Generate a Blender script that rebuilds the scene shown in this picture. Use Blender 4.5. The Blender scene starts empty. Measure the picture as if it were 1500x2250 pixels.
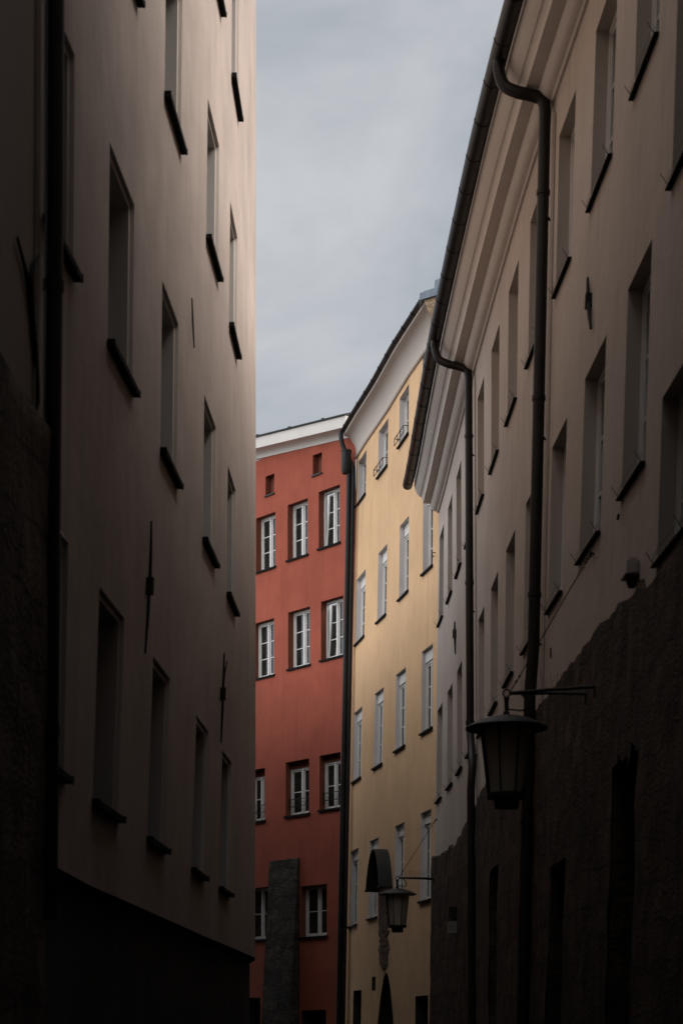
import bpy, bmesh, math, random
from mathutils import Vector, noise
R = math.radians
random.seed(7)
sc = bpy.context.scene
C = sc.collection
EYE = 1.6                     # eye height above the paving
F, CX, HY = 4000.0, 750.0, 2290.0   # focal length, centre column and horizon row of the photo (pixels)

# ------------------------------------------------------------------ camera
cam = bpy.data.cameras.new('camera')
cam.sensor_fit = 'VERTICAL'; cam.sensor_height = 36; cam.lens = 36*F/2250
cam.shift_y = (HY-1125)/2250
cam.clip_start = .1; cam.clip_end = 2000
cam.dof.use_dof = True; cam.dof.focus_distance = 36; cam.dof.aperture_fstop = 2.8
camo = bpy.data.objects.new('camera', cam); C.objects.link(camo)
camo.location = (0, 0, EYE); camo.rotation_euler = (R(90), 0, 0)
sc.camera = camo

# ------------------------------------------------------------------ sky, sun, exposure
SUN_EL, SUN_AZ = 45.0, 110.0     # azimuth from straight ahead (+Y), positive to the right
SUN_E, SUN_ANG = 2.7, 40.0
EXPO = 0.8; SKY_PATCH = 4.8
w = bpy.data.worlds.new('World'); sc.world = w; w.use_nodes = True
nt = w.node_tree; nt.nodes.clear()
def wn(t, **k):
    n = nt.nodes.new(t)
    for a, b in k.items(): setattr(n, a, b)
    return n
L = nt.links.new
out = wn('ShaderNodeOutputWorld'); bg = wn('ShaderNodeBackground'); bg.inputs['Strength'].default_value = .1
sky = wn('ShaderNodeTexSky', sky_type='NISHITA', sun_disc=False, sun_elevation=R(SUN_EL), sun_rotation=R(SUN_AZ))
tc = wn('ShaderNodeTexCoord')
mp = wn('ShaderNodeMapping'); mp.inputs['Scale'].default_value = (3.0, 3.0, 5.2); mp.inputs['Location'].default_value = (.35, .1, .62)
n1 = wn('ShaderNodeTexNoise'); n1.inputs['Scale'].default_value = 1.7; n1.inputs['Detail'].default_value = 6; n1.inputs['Roughness'].default_value = .52; n1.inputs['Distortion'].default_value = .35
cr = wn('ShaderNodeValToRGB')
cr.color_ramp.elements[0].position = .36; cr.color_ramp.elements[0].color = (1.85, 2.08, 2.32, 1)
cr.color_ramp.elements[1].position = .63; cr.color_ramp.elements[1].color = (3.4, 3.45, 3.55, 1)
L(tc.outputs['Generated'], mp.inputs['Vector']); L(mp.outputs['Vector'], n1.inputs['Vector']); L(n1.outputs['Fac'], cr.inputs['Fac'])
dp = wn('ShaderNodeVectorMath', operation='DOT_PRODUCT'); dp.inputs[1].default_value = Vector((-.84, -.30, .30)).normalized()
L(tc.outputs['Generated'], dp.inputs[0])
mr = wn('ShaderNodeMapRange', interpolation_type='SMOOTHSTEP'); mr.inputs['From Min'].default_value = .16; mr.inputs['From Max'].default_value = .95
mr.inputs['To Min'].default_value = 1.0; mr.inputs['To Max'].default_value = SKY_PATCH   # added bright sky area out of view, lighting the yellow and red walls
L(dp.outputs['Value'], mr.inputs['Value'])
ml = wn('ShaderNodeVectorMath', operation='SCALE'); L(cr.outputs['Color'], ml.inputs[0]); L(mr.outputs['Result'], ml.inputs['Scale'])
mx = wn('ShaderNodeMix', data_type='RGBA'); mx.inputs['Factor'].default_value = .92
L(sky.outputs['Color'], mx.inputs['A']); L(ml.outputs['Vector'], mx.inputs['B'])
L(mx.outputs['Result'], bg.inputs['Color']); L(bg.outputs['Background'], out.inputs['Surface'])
sl = bpy.data.lights.new('sun', 'SUN'); sl.energy = SUN_E; sl.angle = R(SUN_ANG); sl.color = (1, .95, .88)
so = bpy.data.objects.new('sun', sl); C.objects.link(so)
_d = Vector((math.sin(R(SUN_AZ))*math.cos(R(SUN_EL)), math.cos(R(SUN_AZ))*math.cos(R(SUN_EL)), math.sin(R(SUN_EL))))
so.rotation_euler = (-_d).to_track_quat('-Z', 'Y').to_euler(); so.location = (0, 0, 40)
vs = sc.view_settings; vs.view_transform = 'Standard'; vs.look = 'None'; vs.gamma = 1; vs.exposure = EXPO; vs.use_curve_mapping = False
sc.cycles.max_bounces = 6; sc.cycles.diffuse_bounces = 2

# ------------------------------------------------------------------ materials
def mat(name, col, rough=.9, var=.1, scale=1.2, streak=.0, bump=.25, bscale=60, metal=0., col2=None, bdist=.004, blotch=None, spec=.3, blocks=None):
    m = bpy.data.materials.new(name); m.use_nodes = True
    t = m.node_tree; N = t.nodes; b = N['Principled BSDF']; lk = t.links.new
    b.inputs['Roughness'].default_value = rough; b.inputs['Metallic'].default_value = metal
    b.inputs['Specular IOR Level'].default_value = spec
    g = N.new('ShaderNodeNewGeometry')
    n = N.new('ShaderNodeTexNoise'); n.inputs['Scale'].default_value = scale; n.inputs['Detail'].default_value = 6; n.inputs['Roughness'].default_value = .6
    lk(g.outputs['Position'], n.inputs['Vector'])
    r = N.new('ShaderNodeValToRGB')
    c2 = col2 or tuple(min(1, c*(1+var)) for c in col); c1 = tuple(c*(1-var) for c in col)
    r.color_ramp.elements[0].position = .32; r.color_ramp.elements[0].color = (*c1, 1)
    r.color_ramp.elements[1].position = .68; r.color_ramp.elements[1].color = (*c2, 1)
    lk(n.outputs['Fac'], r.inputs['Fac'])
    o = r.outputs['Color']
    if streak:
        mpn = N.new('ShaderNodeMapping'); mpn.inputs['Scale'].default_value = (9, 9, .45)
        n2 = N.new('ShaderNodeTexNoise'); n2.inputs['Scale'].default_value = 1.6; n2.inputs['Detail'].default_value = 5; n2.inputs['Roughness'].default_value = .65
        lk(g.outputs['Position'], mpn.inputs['Vector']); lk(mpn.outputs['Vector'], n2.inputs['Vector'])
        r2 = N.new('ShaderNodeValToRGB')
        r2.color_ramp.elements[0].position = .3; r2.color_ramp.elements[0].color = (1-streak,)*3+(1,)
        r2.color_ramp.elements[1].position = .7; r2.color_ramp.elements[1].color = (1, 1, 1, 1)
        lk(n2.outputs['Fac'], r2.inputs['Fac'])
        mm = N.new('ShaderNodeMix'); mm.data_type = 'RGBA'; mm.blend_type = 'MULTIPLY'; mm.inputs['Factor'].default_value = 1
        lk(o, mm.inputs['A']); lk(r2.outputs['Color'], mm.inputs['B']); o = mm.outputs['Result']
    if streak and rough > .8:      # sparse rain marks running down the render, and broad uneven patches
        for sc3, zs, lo_, hi_, dk in ((1.0, .10, .57, .74, .83), (.9, .7, .50, .72, .90)):
            m3 = N.new('ShaderNodeMapping'); m3.inputs['Scale'].default_value = (sc3*3.2 if zs < .5 else 1, sc3*3.2 if zs < .5 else 1, zs); m3.inputs['Location'].default_value = (4.1, 7.7, zs*9)
            n6 = N.new('ShaderNodeTexNoise'); n6.inputs['Scale'].default_value = 1.4; n6.inputs['Detail'].default_value = 7; n6.inputs['Roughness'].default_value = .62; n6.inputs['Distortion'].default_value = .3
            lk(g.outputs['Position'], m3.inputs['Vector']); lk(m3.outputs['Vector'], n6.inputs['Vector'])
            r6 = N.new('ShaderNodeValToRGB'); r6.color_ramp.elements[0].position = lo_; r6.color_ramp.elements[0].color = (1, 1, 1, 1)
            r6.color_ramp.elements[1].position = hi_; r6.color_ramp.elements[1].color = (dk, dk*.99, dk*.97, 1)
            lk(n6.outputs['Fac'], r6.inputs['Fac'])
            mm = N.new('ShaderNodeMix'); mm.data_type = 'RGBA'; mm.blend_type = 'MULTIPLY'; mm.inputs['Factor'].default_value = 1
            lk(o, mm.inputs['A']); lk(r6.outputs['Color'], mm.inputs['B']); o = mm.outputs['Result']
    if blotch:
        n3 = N.new('ShaderNodeTexNoise'); n3.inputs['Scale'].default_value = blotch[1]; n3.inputs['Detail'].default_value = 8; n3.inputs['Roughness'].default_value = .7
        lk(g.outputs['Position'], n3.inputs['Vector'])
        r3 = N.new('ShaderNodeValToRGB'); r3.color_ramp.elements[0].position = .52; r3.color_ramp.elements[1].position = .66
        lk(n3.outputs['Fac'], r3.inputs['Fac'])
        mm = N.new('ShaderNodeMix'); mm.data_type = 'RGBA'
        lk(r3.outputs['Color'], mm.inputs['Factor']); lk(o, mm.inputs['A']); mm.inputs['B'].default_value = (*blotch[0], 1); o = mm.outputs['Result']
    if blocks:      # coursed rough masonry: (block length, course height) along the lane
        sp = N.new('ShaderNodeSeparateXYZ'); lk(g.outputs['Position'], sp.inputs[0])
        wv = N.new('ShaderNodeTexNoise'); wv.inputs['Scale'].default_value = 1.3; wv.inputs['Detail'].default_value = 5; lk(g.outputs['Position'], wv.inputs['Vector'])
        cb = N.new('ShaderNodeCombineXYZ'); lk(sp.outputs['Y'], cb.inputs[0]); lk(sp.outputs['Z'], cb.inputs[1])
        sc1 = N.new('ShaderNodeVectorMath'); sc1.operation = 'SCALE'; sc1.inputs['Scale'].default_value = .35; lk(wv.outputs['Color'], sc1.inputs[0])
        av = N.new('ShaderNodeVectorMath'); av.operation = 'ADD'; lk(cb.outputs[0], av.inputs[0]); lk(sc1.outputs[0], av.inputs[1])
        bk_ = N.new('ShaderNodeTexBrick'); bk_.inputs['Scale'].default_value = 1.; bk_.inputs['Brick Width'].default_value = blocks[0]; bk_.inputs['Row Height'].default_value = blocks[1]
        bk_.inputs['Mortar Size'].default_value = .018; bk_.inputs['Mortar Smooth'].default_value = .6; bk_.offset = .43; bk_.squash = 1.3
        bk_.inputs['Color1'].default_value = (1.25, 1.2, 1.12, 1); bk_.inputs['Color2'].default_value = (.72, .7, .68, 1); bk_.inputs['Mortar'].default_value = (.45, .43, .41, 1)
        lk(av.outputs[0], bk_.inputs['Vector'])
        mm = N.new('ShaderNodeMix'); mm.data_type = 'RGBA'; mm.blend_type = 'MULTIPLY'; mm.inputs['Factor'].default_value = 1
        lk(o, mm.inputs['A']); lk(bk_.outputs['Color'], mm.inputs['B']); o = mm.outputs['Result']
    lk(o, b.inputs['Base Color'])
    if bump:
        n4 = N.new('ShaderNodeTexNoise'); n4.inputs['Scale'].default_value = bscale; n4.inputs['Detail'].default_value = 4
        lk(g.outputs['Position'], n4.inputs['Vector'])
        n5 = N.new('ShaderNodeTexNoise'); n5.inputs['Scale'].default_value = bscale/18; n5.inputs['Detail'].default_value = 2
        lk(g.outputs['Position'], n5.inputs['Vector'])
        ad = N.new('ShaderNodeMath'); ad.operation = 'MULTIPLY_ADD'; ad.inputs[1].default_value = 3.
        lk(n5.outputs['Fac'], ad.inputs[0]); lk(n4.outputs['Fac'], ad.inputs[2])
        bp = N.new('ShaderNodeBump'); bp.inputs['Strength'].default_value = bump; bp.inputs['Distance'].default_value = bdist
        lk(ad.outputs['Value'], bp.inputs['Height']); lk(bp.outputs['Normal'], b.inputs['Normal'])
    return m
M = {
 'pale': mat('pale_pink_plaster', (.575, .47, .415), streak=.10, var=.11, scale=1.0, bump=.5, bdist=.008),
 'pale_reveal': mat('grey_white_plaster', (.55, .50, .47), var=.05, bump=.2),
 'near': mat('brown_plaster', (.40, .34, .29), streak=.1, var=.08),
 'right': mat('cream_plaster', (.56, .465, .40), streak=.1, var=.08, scale=.6, bump=.5, bdist=.008),
 'right_reveal': mat('cream_reveal_plaster', (.50, .43, .375), var=.05, bump=.2),
 'right_cornice': mat('cream_cornice_plaster', (.64, .56, .50), var=.05, scale=2, bump=.12),
 'yellow': mat('yellow_plaster', (.755, .475, .26), streak=.09, var=.08, scale=.7, bump=.35, bdist=.006),
 'yellow_reveal': mat('lilac_white_paint', (.70, .635, .61), var=.03, bump=.1),
 'yellow_cornice': mat('grey_beige_cornice_paint', (.53, .45, .39), var=.03, bump=.08),
 'red': mat('red_plaster', (.385, .091, .052), streak=.13, var=.12, scale=.8, bump=.4, bdist=.006),
 'red_reveal': mat('dark_red_brown', (.20, .062, .036), var=.06, bump=.1),  # darker and browner than the red wall plaster
 'white': mat('white_paint', (.74, .70, .655), var=.03, bump=.04, rough=.55),
 'cornice_white': mat('white_cornice_plaster', (.72, .66, .60), var=.04, bump=.08),
 'black': mat('black_metal', (.012, .011, .011), rough=.5, var=.2, bump=.05),
 'brown': mat('dark_brown_metal', (.012, .0098, .0085), rough=.45, var=.3, scale=5, bump=.05, metal=.0),
 'sill': mat('black_sill_sheet', (.008, .0075, .007), rough=.8, var=.2, bump=.1, spec=.12),
 'surround': mat('pale_band_plaster', (.70, .62, .565), var=.04, bump=.15),
 'iron': mat('rusty_black_iron', (.014, .011, .009), rough=.75, var=.4, scale=12, bump=.3),
 'zinc': mat('blue_grey_zinc', (.20, .24, .29), rough=.45, var=.14, scale=4, bump=.05, metal=.3, streak=.12),
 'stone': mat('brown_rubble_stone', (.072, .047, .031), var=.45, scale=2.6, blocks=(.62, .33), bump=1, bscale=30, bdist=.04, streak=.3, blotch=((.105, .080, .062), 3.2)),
 'left_stone': mat('brown_foot_stone', (.135, .10, .075), var=.4, scale=2.6, blocks=(.5, .4), bump=.9, bscale=26, bdist=.03, streak=.25, blotch=((.17, .135, .11), 3.2)),
 'buttress': mat('grey_conglomerate_stone', (.042, .033, .026), var=.5, scale=7, blocks=(.45, .32), bump=1, bscale=22, bdist=.04, blotch=((.085, .075, .062), 6)),
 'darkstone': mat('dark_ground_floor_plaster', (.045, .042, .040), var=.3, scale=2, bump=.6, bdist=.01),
 'rough': mat('rough_tan_render', (.36, .255, .175), var=.3, scale=14, bump=1, bscale=40, bdist=.05),
 'wood': mat('dark_stained_wood', (.011, .009, .007), rough=.6, var=.35, scale=6, bump=.3),
 'paving': mat('dark_alley_paving', (.035, .033, .032), var=.3, scale=3, bump=.6, bdist=.02),
 'tile': mat('dark_roof_tile', (.06, .045, .04), var=.3, scale=5, bump=.6, bdist=.02),
 'patch': mat('worn_fresco_plaster', (.105, .062, .044), var=.4, scale=14, bump=1, bscale=40, bdist=.03, blotch=((.23, .17, .14), 7)),
 'copper': mat('dark_patinated_sheet', (.020, .020, .018), rough=.55, var=.4, scale=6, streak=.4, bump=.1),
 'grey_plastic': mat('grey_plastic', (.22, .205, .19), rough=.6, var=.05, bump=0),
 'curtain': mat('grey_green_curtain', (.12, .115, .09), var=.3, scale=9, streak=.4, bump=0),
}
def glass(name, col, rough=.06):
    m = bpy.data.materials.new(name); m.use_nodes = True; b = m.node_tree.nodes['Principled BSDF']
    b.inputs['Base Color'].default_value = (*col, 1); b.inputs['Roughness'].default_value = rough
    b.inputs['Specular IOR Level'].default_value = .5
    return m
M['glass'] = mat('dark_window_glass', (.022, .022, .020), rough=.05, var=.5, scale=3.5, bump=.05, bscale=8, bdist=.002, spec=.5)
mg = glass('frosted_lantern_glass', (.62, .56, .46), .5); mg.node_tree.nodes['Principled BSDF'].inputs['Transmission Weight'].default_value = .35
M['lantern'] = mg

# ------------------------------------------------------------------ object helpers
ORG = {}
def thing(name, label, cat, loc, group=None):
    o = bpy.data.objects.new(name, None); C.objects.link(o); o.location = loc; o.empty_display_size = .3
    o['label'] = label; o['category'] = cat
    if group: o['group'] = group
    ORG[o] = Vector(loc); return o
def build(name, bm, m, parent=None, smooth=False, label=None, kind=None, angle=None):
    bmesh.ops.remove_doubles(bm, verts=bm.verts, dist=1e-5)
    bmesh.ops.recalc_face_normals(bm, faces=bm.faces)
    lo = Vector((min(v.co[i] for v in bm.verts) for i in range(3))); hi = Vector((max(v.co[i] for v in bm.verts) for i in range(3)))
    org = Vector(((lo.x+hi.x)/2, (lo.y+hi.y)/2, lo.z))
    bmesh.ops.translate(bm, verts=bm.verts, vec=-org)
    me = bpy.data.meshes.new(name); bm.to_mesh(me); bm.free()
    me.materials.append(M[m] if isinstance(m, str) else m)
    if smooth: me.polygons.foreach_set('use_smooth', [True]*len(me.polygons))
    o = bpy.data.objects.new(name, me); C.objects.link(o)
    if smooth and angle: me.set_sharp_from_angle(angle=R(angle))
    if parent is not None: o.parent = parent; o.location = org-ORG[parent]
    else: o.location = org
    ORG[o] = org
    if label: o['label'] = label
    if kind: o['kind'] = kind
    return o
def ray(x, y, d): return Vector(((x-CX)/F*d, d, (HY-y)/F*d+EYE))

class Wall:
    """a ruled wall: plan curve of (X, depth), normal towards the lane, lean(s, z) along the normal"""
    def __init__(self, pts, side, lean=None, curve=True):
        P = [Vector(p) for p in pts]; q = []
        if curve:
            for i in range(len(P)-1):
                p0 = P[max(i-1, 0)]; p1 = P[i]; p2 = P[i+1]; p3 = P[min(i+2, len(P)-1)]
                for k in range(12):
                    t = k/12
                    q.append(.5*((2*p1)+(p2-p0)*t+(2*p0-5*p1+4*p2-p3)*t*t+(3*p1-p0-3*p2+p3)*t**3))
            q.append(P[-1])
        else: q = P
        self.q = q; self.s = [0.]
        for a, b in zip(q, q[1:]): self.s.append(self.s[-1]+(b-a).length)
        self.len = self.s[-1]; self.side = side; self.lean = lean or (lambda d, z: 0.)
    def seg(self, s):
        s = max(0, min(self.len, s)); lo, hi = 0, len(self.s)-1
        while hi-lo > 1:
            m = (lo+hi)//2
            if self.s[m] <= s: lo = m
            else: hi = m
        t = (s-self.s[lo])/max(1e-9, self.s[hi]-self.s[lo])
        return lo, t
    def plan(self, s):
        i, t = self.seg(s); return self.q[i].lerp(self.q[i+1], t)
    def nrm(self, s):
        a = self.plan(s-.15); b = self.plan(s+.15); t = (b-a).normalized()
        return Vector((t.y, -t.x))*self.side
    def P(self, s, z, o=0.):
        p = self.plan(s); n = self.nrm(s); k = o+self.lean(p.y, z)
        return Vector((p.x+n.x*k, p.y+n.y*k, z+EYE))
    def s_at(self, d):            # first s whose depth is d
        for i in range(len(self.q)-1):
            a, b = self.q[i].y, self.q[i+1].y
            if (a-d)*(b-d) <= 0 and a != b: return self.s[i]+(d-a)/(b-a)*(self.s[i+1]-self.s[i])
        raise ValueError(d)
    def un(self, x, y, o=0., lo=0., hi=None):   # where a sight line meets the wall: (s, z)
        hi = self.len if hi is None else hi; N = 1500; prev = None
        for k in range(N+1):
            s = lo+(hi-lo)*k/N; p = self.plan(s)
            z = (HY-y)/F*p.y
            v = self.P(s, z, o); e = (x-CX)/F*v.y-v.x
            if prev is not None and prev[1]*e <= 0:
                t = prev[1]/(prev[1]-e) if prev[1] != e else 0
                s = prev[0]+(s-prev[0])*t
                return s, (HY-y)/F*self.P(s, z, o).y
            prev = (s, e)
        raise ValueError((x, y))
    def rect(self, xa, ya, xb, yb, yh, **k):    # two sill corners and the head above the second
        s0, z0 = self.un(xa, ya, **k); s1, z1 = self.un(xb, yb, **k)
        d = self.P(s1, z1).y; zh = (HY-yh)/F*d
        return (min(s0, s1), max(s0, s1), (z0+z1)/2, zh)

def lin(a, b, step):
    n = max(1, int(math.ceil(abs(b-a)/step))); return [a+(b-a)*i/n for i in range(n+1)]
def grid(wl, s0, s1, z0, z1, holes=(), ds=.4, dz=.6, off=0., top=None):
    """the wall sheet between s0..s1, z0..z1 with the holes left out"""
    S = set(lin(s0, s1, ds)); Z = set(lin(z0, z1, dz))
    for h in holes:
        for v in h[:2]:
            if s0 < v < s1: S.add(v)
        for v in h[2:4]:
            if z0 < v < z1: Z.add(v)
    def clean(vals, keep):
        r = []
        for v in sorted(vals):
            if r and v-r[-1] < .02:
                if v in keep: r[-1] = v if r[-1] not in keep else r[-1]
                if v in keep and r[-1] != v: r.append(v)
                continue
            r.append(v)
        return r
    S = clean(S, {v for h in holes for v in h[:2]}); Z = clean(Z, {v for h in holes for v in h[2:4]})
    bm = bmesh.new(); V = {}
    def vert(i, j):
        if (i, j) not in V:
            o = off(S[i], Z[j]) if callable(off) else off
            V[i, j] = bm.verts.new(wl.P(S[i], Z[j], o))
        return V[i, j]
    for i in range(len(S)-1):
        for j in range(len(Z)-1):
            cs, cz = (S[i]+S[i+1])/2, (Z[j]+Z[j+1])/2
            if any(h[0]-1e-6 < cs < h[1]+1e-6 and h[2]-1e-6 < cz < h[3]+1e-6 for h in holes): continue
            bm.faces.new([vert(i, j), vert(i+1, j), vert(i+1, j+1), vert(i, j+1)])
    return bm
def wbox(bm, wl, s0, s1, z0, z1, o0, o1, tilt=0.):
    """a box in wall coordinates; tilt pushes its top inwards"""
    v = [bm.verts.new(wl.P(s, z, o-(tilt if z == z1 else 0))) for z in (z0, z1) for o in (o0, o1) for s in (s0, s1)]
    for f in ((0, 1, 3, 2), (4, 6, 7, 5), (0, 4, 5, 1), (2, 3, 7, 6), (0, 2, 6, 4), (1, 5, 7, 3)): bm.faces.new([v[i] for i in f])
def box(bm, x0, x1, y0, y1, z0, z1):
    v = [bm.verts.new((x, y, z)) for z in (z0, z1) for y in (y0, y1) for x in (x0, x1)]
    for f in ((0, 2, 3, 1), (4, 5, 7, 6), (0, 1, 5, 4), (2, 6, 7, 3), (0, 4, 6, 2), (1, 3, 7, 5)): bm.faces.new([v[i] for i in f])
def tube(bm, pts, r, n=10, caps=True):
    pts = [Vector(p) for p in pts]; rr = r if isinstance(r, (list, tuple)) else [r]*len(pts)
    t0 = (pts[1]-pts[0]).normalized(); u = t0.orthogonal().normalized(); rings = []
    for i, p in enumerate(pts):
        a = pts[max(0, i-1)]; b = pts[min(len(pts)-1, i+1)]; t = (b-a).normalized()
        u = (u-t*u.dot(t)).normalized(); v = t.cross(u)
        rings.append([bm.verts.new(p+(u*math.cos(2*math.pi*k/n)+v*math.sin(2*math.pi*k/n))*rr[i]) for k in range(n)])
    for a, b in zip(rings, rings[1:]):
        for k in range(n): bm.faces.new([a[k], a[(k+1) % n], b[(k+1) % n], b[k]])
    if caps: bm.faces.new(rings[0][::-1]); bm.faces.new(rings[-1])
def spline(P, k=8):
    P = [Vector(p) for p in P]; q = []
    for i in range(len(P)-1):
        p0 = P[max(i-1, 0)]; p1 = P[i]; p2 = P[i+1]; p3 = P[min(i+2, len(P)-1)]
        for j in range(k):
            t = j/k; q.append(.5*((2*p1)+(p2-p0)*t+(2*p0-5*p1+4*p2-p3)*t*t+(3*p1-p0-3*p2+p3)*t**3))
    return q+[P[-1]]
def lathe(bm, prof, c, n=32):
    c = Vector(c); rings = []
    for r, z in prof: rings.append([bm.verts.new(c+Vector((r*math.cos(2*math.pi*k/n), r*math.sin(2*math.pi*k/n), z))) for k in range(n)] if r > 1e-6 else [bm.verts.new(c+Vector((0, 0, z)))])
    for a, b in zip(rings, rings[1:]):
        for k in range(n):
            k2 = (k+1) % n
            if len(a) == 1: bm.faces.new([a[0], b[k2], b[k]])
            elif len(b) == 1: bm.faces.new([a[k], a[k2], b[0]])
            else: bm.faces.new([a[k], a[k2], b[k2], b[k]])
def sweep(wl, s0, s1, prof, ds=.4, closed=True, zf=None):
    """sweep a profile of (off, z) along the wall"""
    bm = bmesh.new(); rows = []
    for s in lin(s0, s1, ds):
        dz = zf(s) if zf else 0
        rows.append([bm.verts.new(wl.P(s, z+dz, o)) for o, z in prof])
    n = len(prof)
    for a, b in zip(rows, rows[1:]):
        for k in range(n if closed else n-1): bm.faces.new([a[k], a[(k+1) % n], b[(k+1) % n], b[k]])
    if closed: bm.faces.new(rows[0][::-1]); bm.faces.new(rows[-1])
    return bm
def arc(c, r, a0, a1, n):
    return [(c[0]+r*math.cos(R(a0+(a1-a0)*i/n)), c[1]+r*math.sin(R(a0+(a1-a0)*i/n))) for i in range(n+1)]

def window(house, wl, h, depth, rev, rows=2, box_h=0., box_m=None, rebate=0., sill_out=.05, spikes=False, basket=False, rail=False,
           open_sash=False, sill_t=.035, casements=2, sill=True, near=1, curtain=False):
    """frame (with children pane, sill, reveal ...) in the hole h of a wall; near: which end is nearer to the camera (+1 = s1)"""
    s0, s1, z0, z1 = h
    a, b, t = s0+rebate, s1-rebate, z1-rebate
    fr = bmesh.new(); o1 = -depth; o0 = -depth-.07; fw = .047
    tz = t-box_h
    wbox(fr, wl, a, a+fw, z0, tz, o0, o1); wbox(fr, wl, b-fw, b, z0, tz, o0, o1)
    wbox(fr, wl, a+fw, b-fw, tz-fw, tz, o0, o1); wbox(fr, wl, a+fw, b-fw, z0, z0+fw*1.3, o0, o1)
    mid = (a+b)/2; zb, zt = z0+fw*1.3, tz-fw
    panes = bmesh.new()
    def sash(x0, x1, tilt=0.):
        sw = .037; q0, q1 = -depth-.06, -depth-.018
        zz = lambda z: tilt*(z-zb)/(zt-zb)
        def bar(x, y, za, zc, w0=q0, w1=q1):
            v = [fr.verts.new(wl.P(s, z, o-zz(z))) for z in (za, zc) for o in (w0, w1) for s in (x, y)]
            for f in ((0, 1, 3, 2), (4, 6, 7, 5), (0, 4, 5, 1), (2, 3, 7, 6), (0, 2, 6, 4), (1, 5, 7, 3)): fr.faces.new([v[i] for i in f])
        if tilt: x0, x1 = x0+.004, x1-.004
        bar(x0, x0+sw, zb, zt); bar(x1-sw, x1, zb, zt); bar(x0+sw, x1-sw, zt-sw, zt); bar(x0+sw, x1-sw, zb, zb+sw)
        for k in range(1, rows):
            z = zb+sw+(zt-zb-2*sw)*k/rows; bar(x0+sw, x1-sw, z-.011, z+.011, -depth-.052, -depth-.028)
        v = [panes.verts.new(wl.P(s, z, -depth-.042-zz(z))) for s, z in ((x0+sw, zb+sw), (x1-sw, zb+sw), (x1-sw, zt-sw), (x0+sw, zt-sw))]
        panes.faces.new(v)
    if casements == 2:
        wbox(fr, wl, mid-.03, mid+.03, zb, zt, o0+.003, o1+.008)
        flip = open_sash
        sash(a+fw, mid-.03, .0); sash(mid+.03, b-fw, .11 if open_sash else 0.)
    else: sash(a+fw, b-fw)
    wo = build('window', fr, 'white', house)
    build('pane', panes, 'glass', wo)
    if open_sash or curtain:
        pb = bmesh.new(); wbox(pb, wl, a+.01, b-.01, z0+.02, tz-.01, -depth-.5, -depth-.42); build('curtain', pb, 'curtain', wo)
    # reveal: two jambs, the soffit and the bed
    rv = bmesh.new(); ring0 = []; ring1 = []
    oo = -.035 if rebate else 0.
    cs = [(a, z0), (a, t), (b, t), (b, z0)]
    for s, z in cs: ring0.append(rv.verts.new(wl.P(s, z, oo))); ring1.append(rv.verts.new(wl.P(s, z, o0)))
    for k in range(4): rv.faces.new([ring0[k], ring0[(k+1) % 4], ring1[(k+1) % 4], ring1[k]])
    build('reveal', rv, rev, wo)
    if rebate:
        rb = bmesh.new()
        A = [(s0, z0), (s0, z1), (s1, z1), (s1, z0)]
        r0 = [rb.verts.new(wl.P(s, z, 0)) for s, z in A]; r1 = [rb.verts.new(wl.P(s, z, -.035)) for s, z in A]; r2 = [rb.verts.new(wl.P(s, z, -.035)) for s, z in cs]
        for k in range(3):
            rb.faces.new([r0[k], r0[k+1], r1[k+1], r1[k]]); rb.faces.new([r1[k], r1[k+1], r2[k+1], r2[k]])
        build('surround', rb, 'surround', wo)
    if box_h:
        bb = bmesh.new(); wbox(bb, wl, a+.002, b-.002, tz, t-.002, o0, -depth+.022)
        build('shutter_box', bb, box_m or 'white', wo)
    if sill:
        sb = bmesh.new()
        wbox(sb, wl, s0-.03, s1+.03, z0-sill_t, z0+.006, .002, sill_out)
        wbox(sb, wl, s0+.002, s1-.002, z0-sill_t+.004, z0+.004, o0, .001)
        if sill_t > .02: wbox(sb, wl, s0-.03, s1+.03, z0-sill_t-.012, z0-sill_t-.001, sill_out-.008, sill_out)
        for e in ((s0-.03, s1+.03) if sill_t > .02 else ()): wbox(sb, wl, e-.004, e+.004, z0-sill_t-.004, z0+.016, .004, sill_out+.003)
        build('sill', sb, 'sill', wo)
    if spikes:
        bm = bmesh.new()
        for e in (s0, s1):
            q = 1 if e == s0 else -1
            tube(bm, [wl.P(e+q*.02, z0, sill_out-.02), wl.P(e+q*.01, z0+.10, sill_out+.045)], .0032, 5)
            tube(bm, [wl.P(e+q*.02, z0+.03, sill_out), wl.P(e+q*.07, z0+.10, sill_out-.03)], .0022, 5)
        tube(bm, [wl.P(s0, z0+.075, sill_out), wl.P(s1, z0+.075, sill_out)], .0012, 4)
        build('bird_spike', bm, 'iron', wo)
    if basket:
        bm = bmesh.new(); e = sill_out+.06
        zt2 = z0+.17
        tube(bm, [wl.P(s0+.02, zt2, -.02), wl.P(s0+.02, zt2, e), wl.P(s1-.02, zt2, e), wl.P(s1-.02, zt2, -.02)], .009, 6)
        tube(bm, [wl.P(s0+.02, z0+.02, e), wl.P(s1-.02, z0+.02, e)], .009, 6)
        for k in range(4):
            s = s0+.02+(s1-s0-.04)*k/3; tube(bm, [wl.P(s, z0+.02, e), wl.P(s, zt2, e)], .008, 6)
        build('flower_rail', bm, 'black', wo)
    if rail:
        bm = bmesh.new(); e = -depth+.06
        for zz in (.24, .42): tube(bm, [wl.P(a-.01, z0+zz, e), wl.P(b+.01, z0+zz, e)], .011, 6)
        for s in (a+.01, b-.01): tube(bm, [wl.P(s, z0+.16, e), wl.P(s, z0+.46, e)], .013, 6)
        build('railing', bm, 'black', wo)
    return wo
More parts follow.
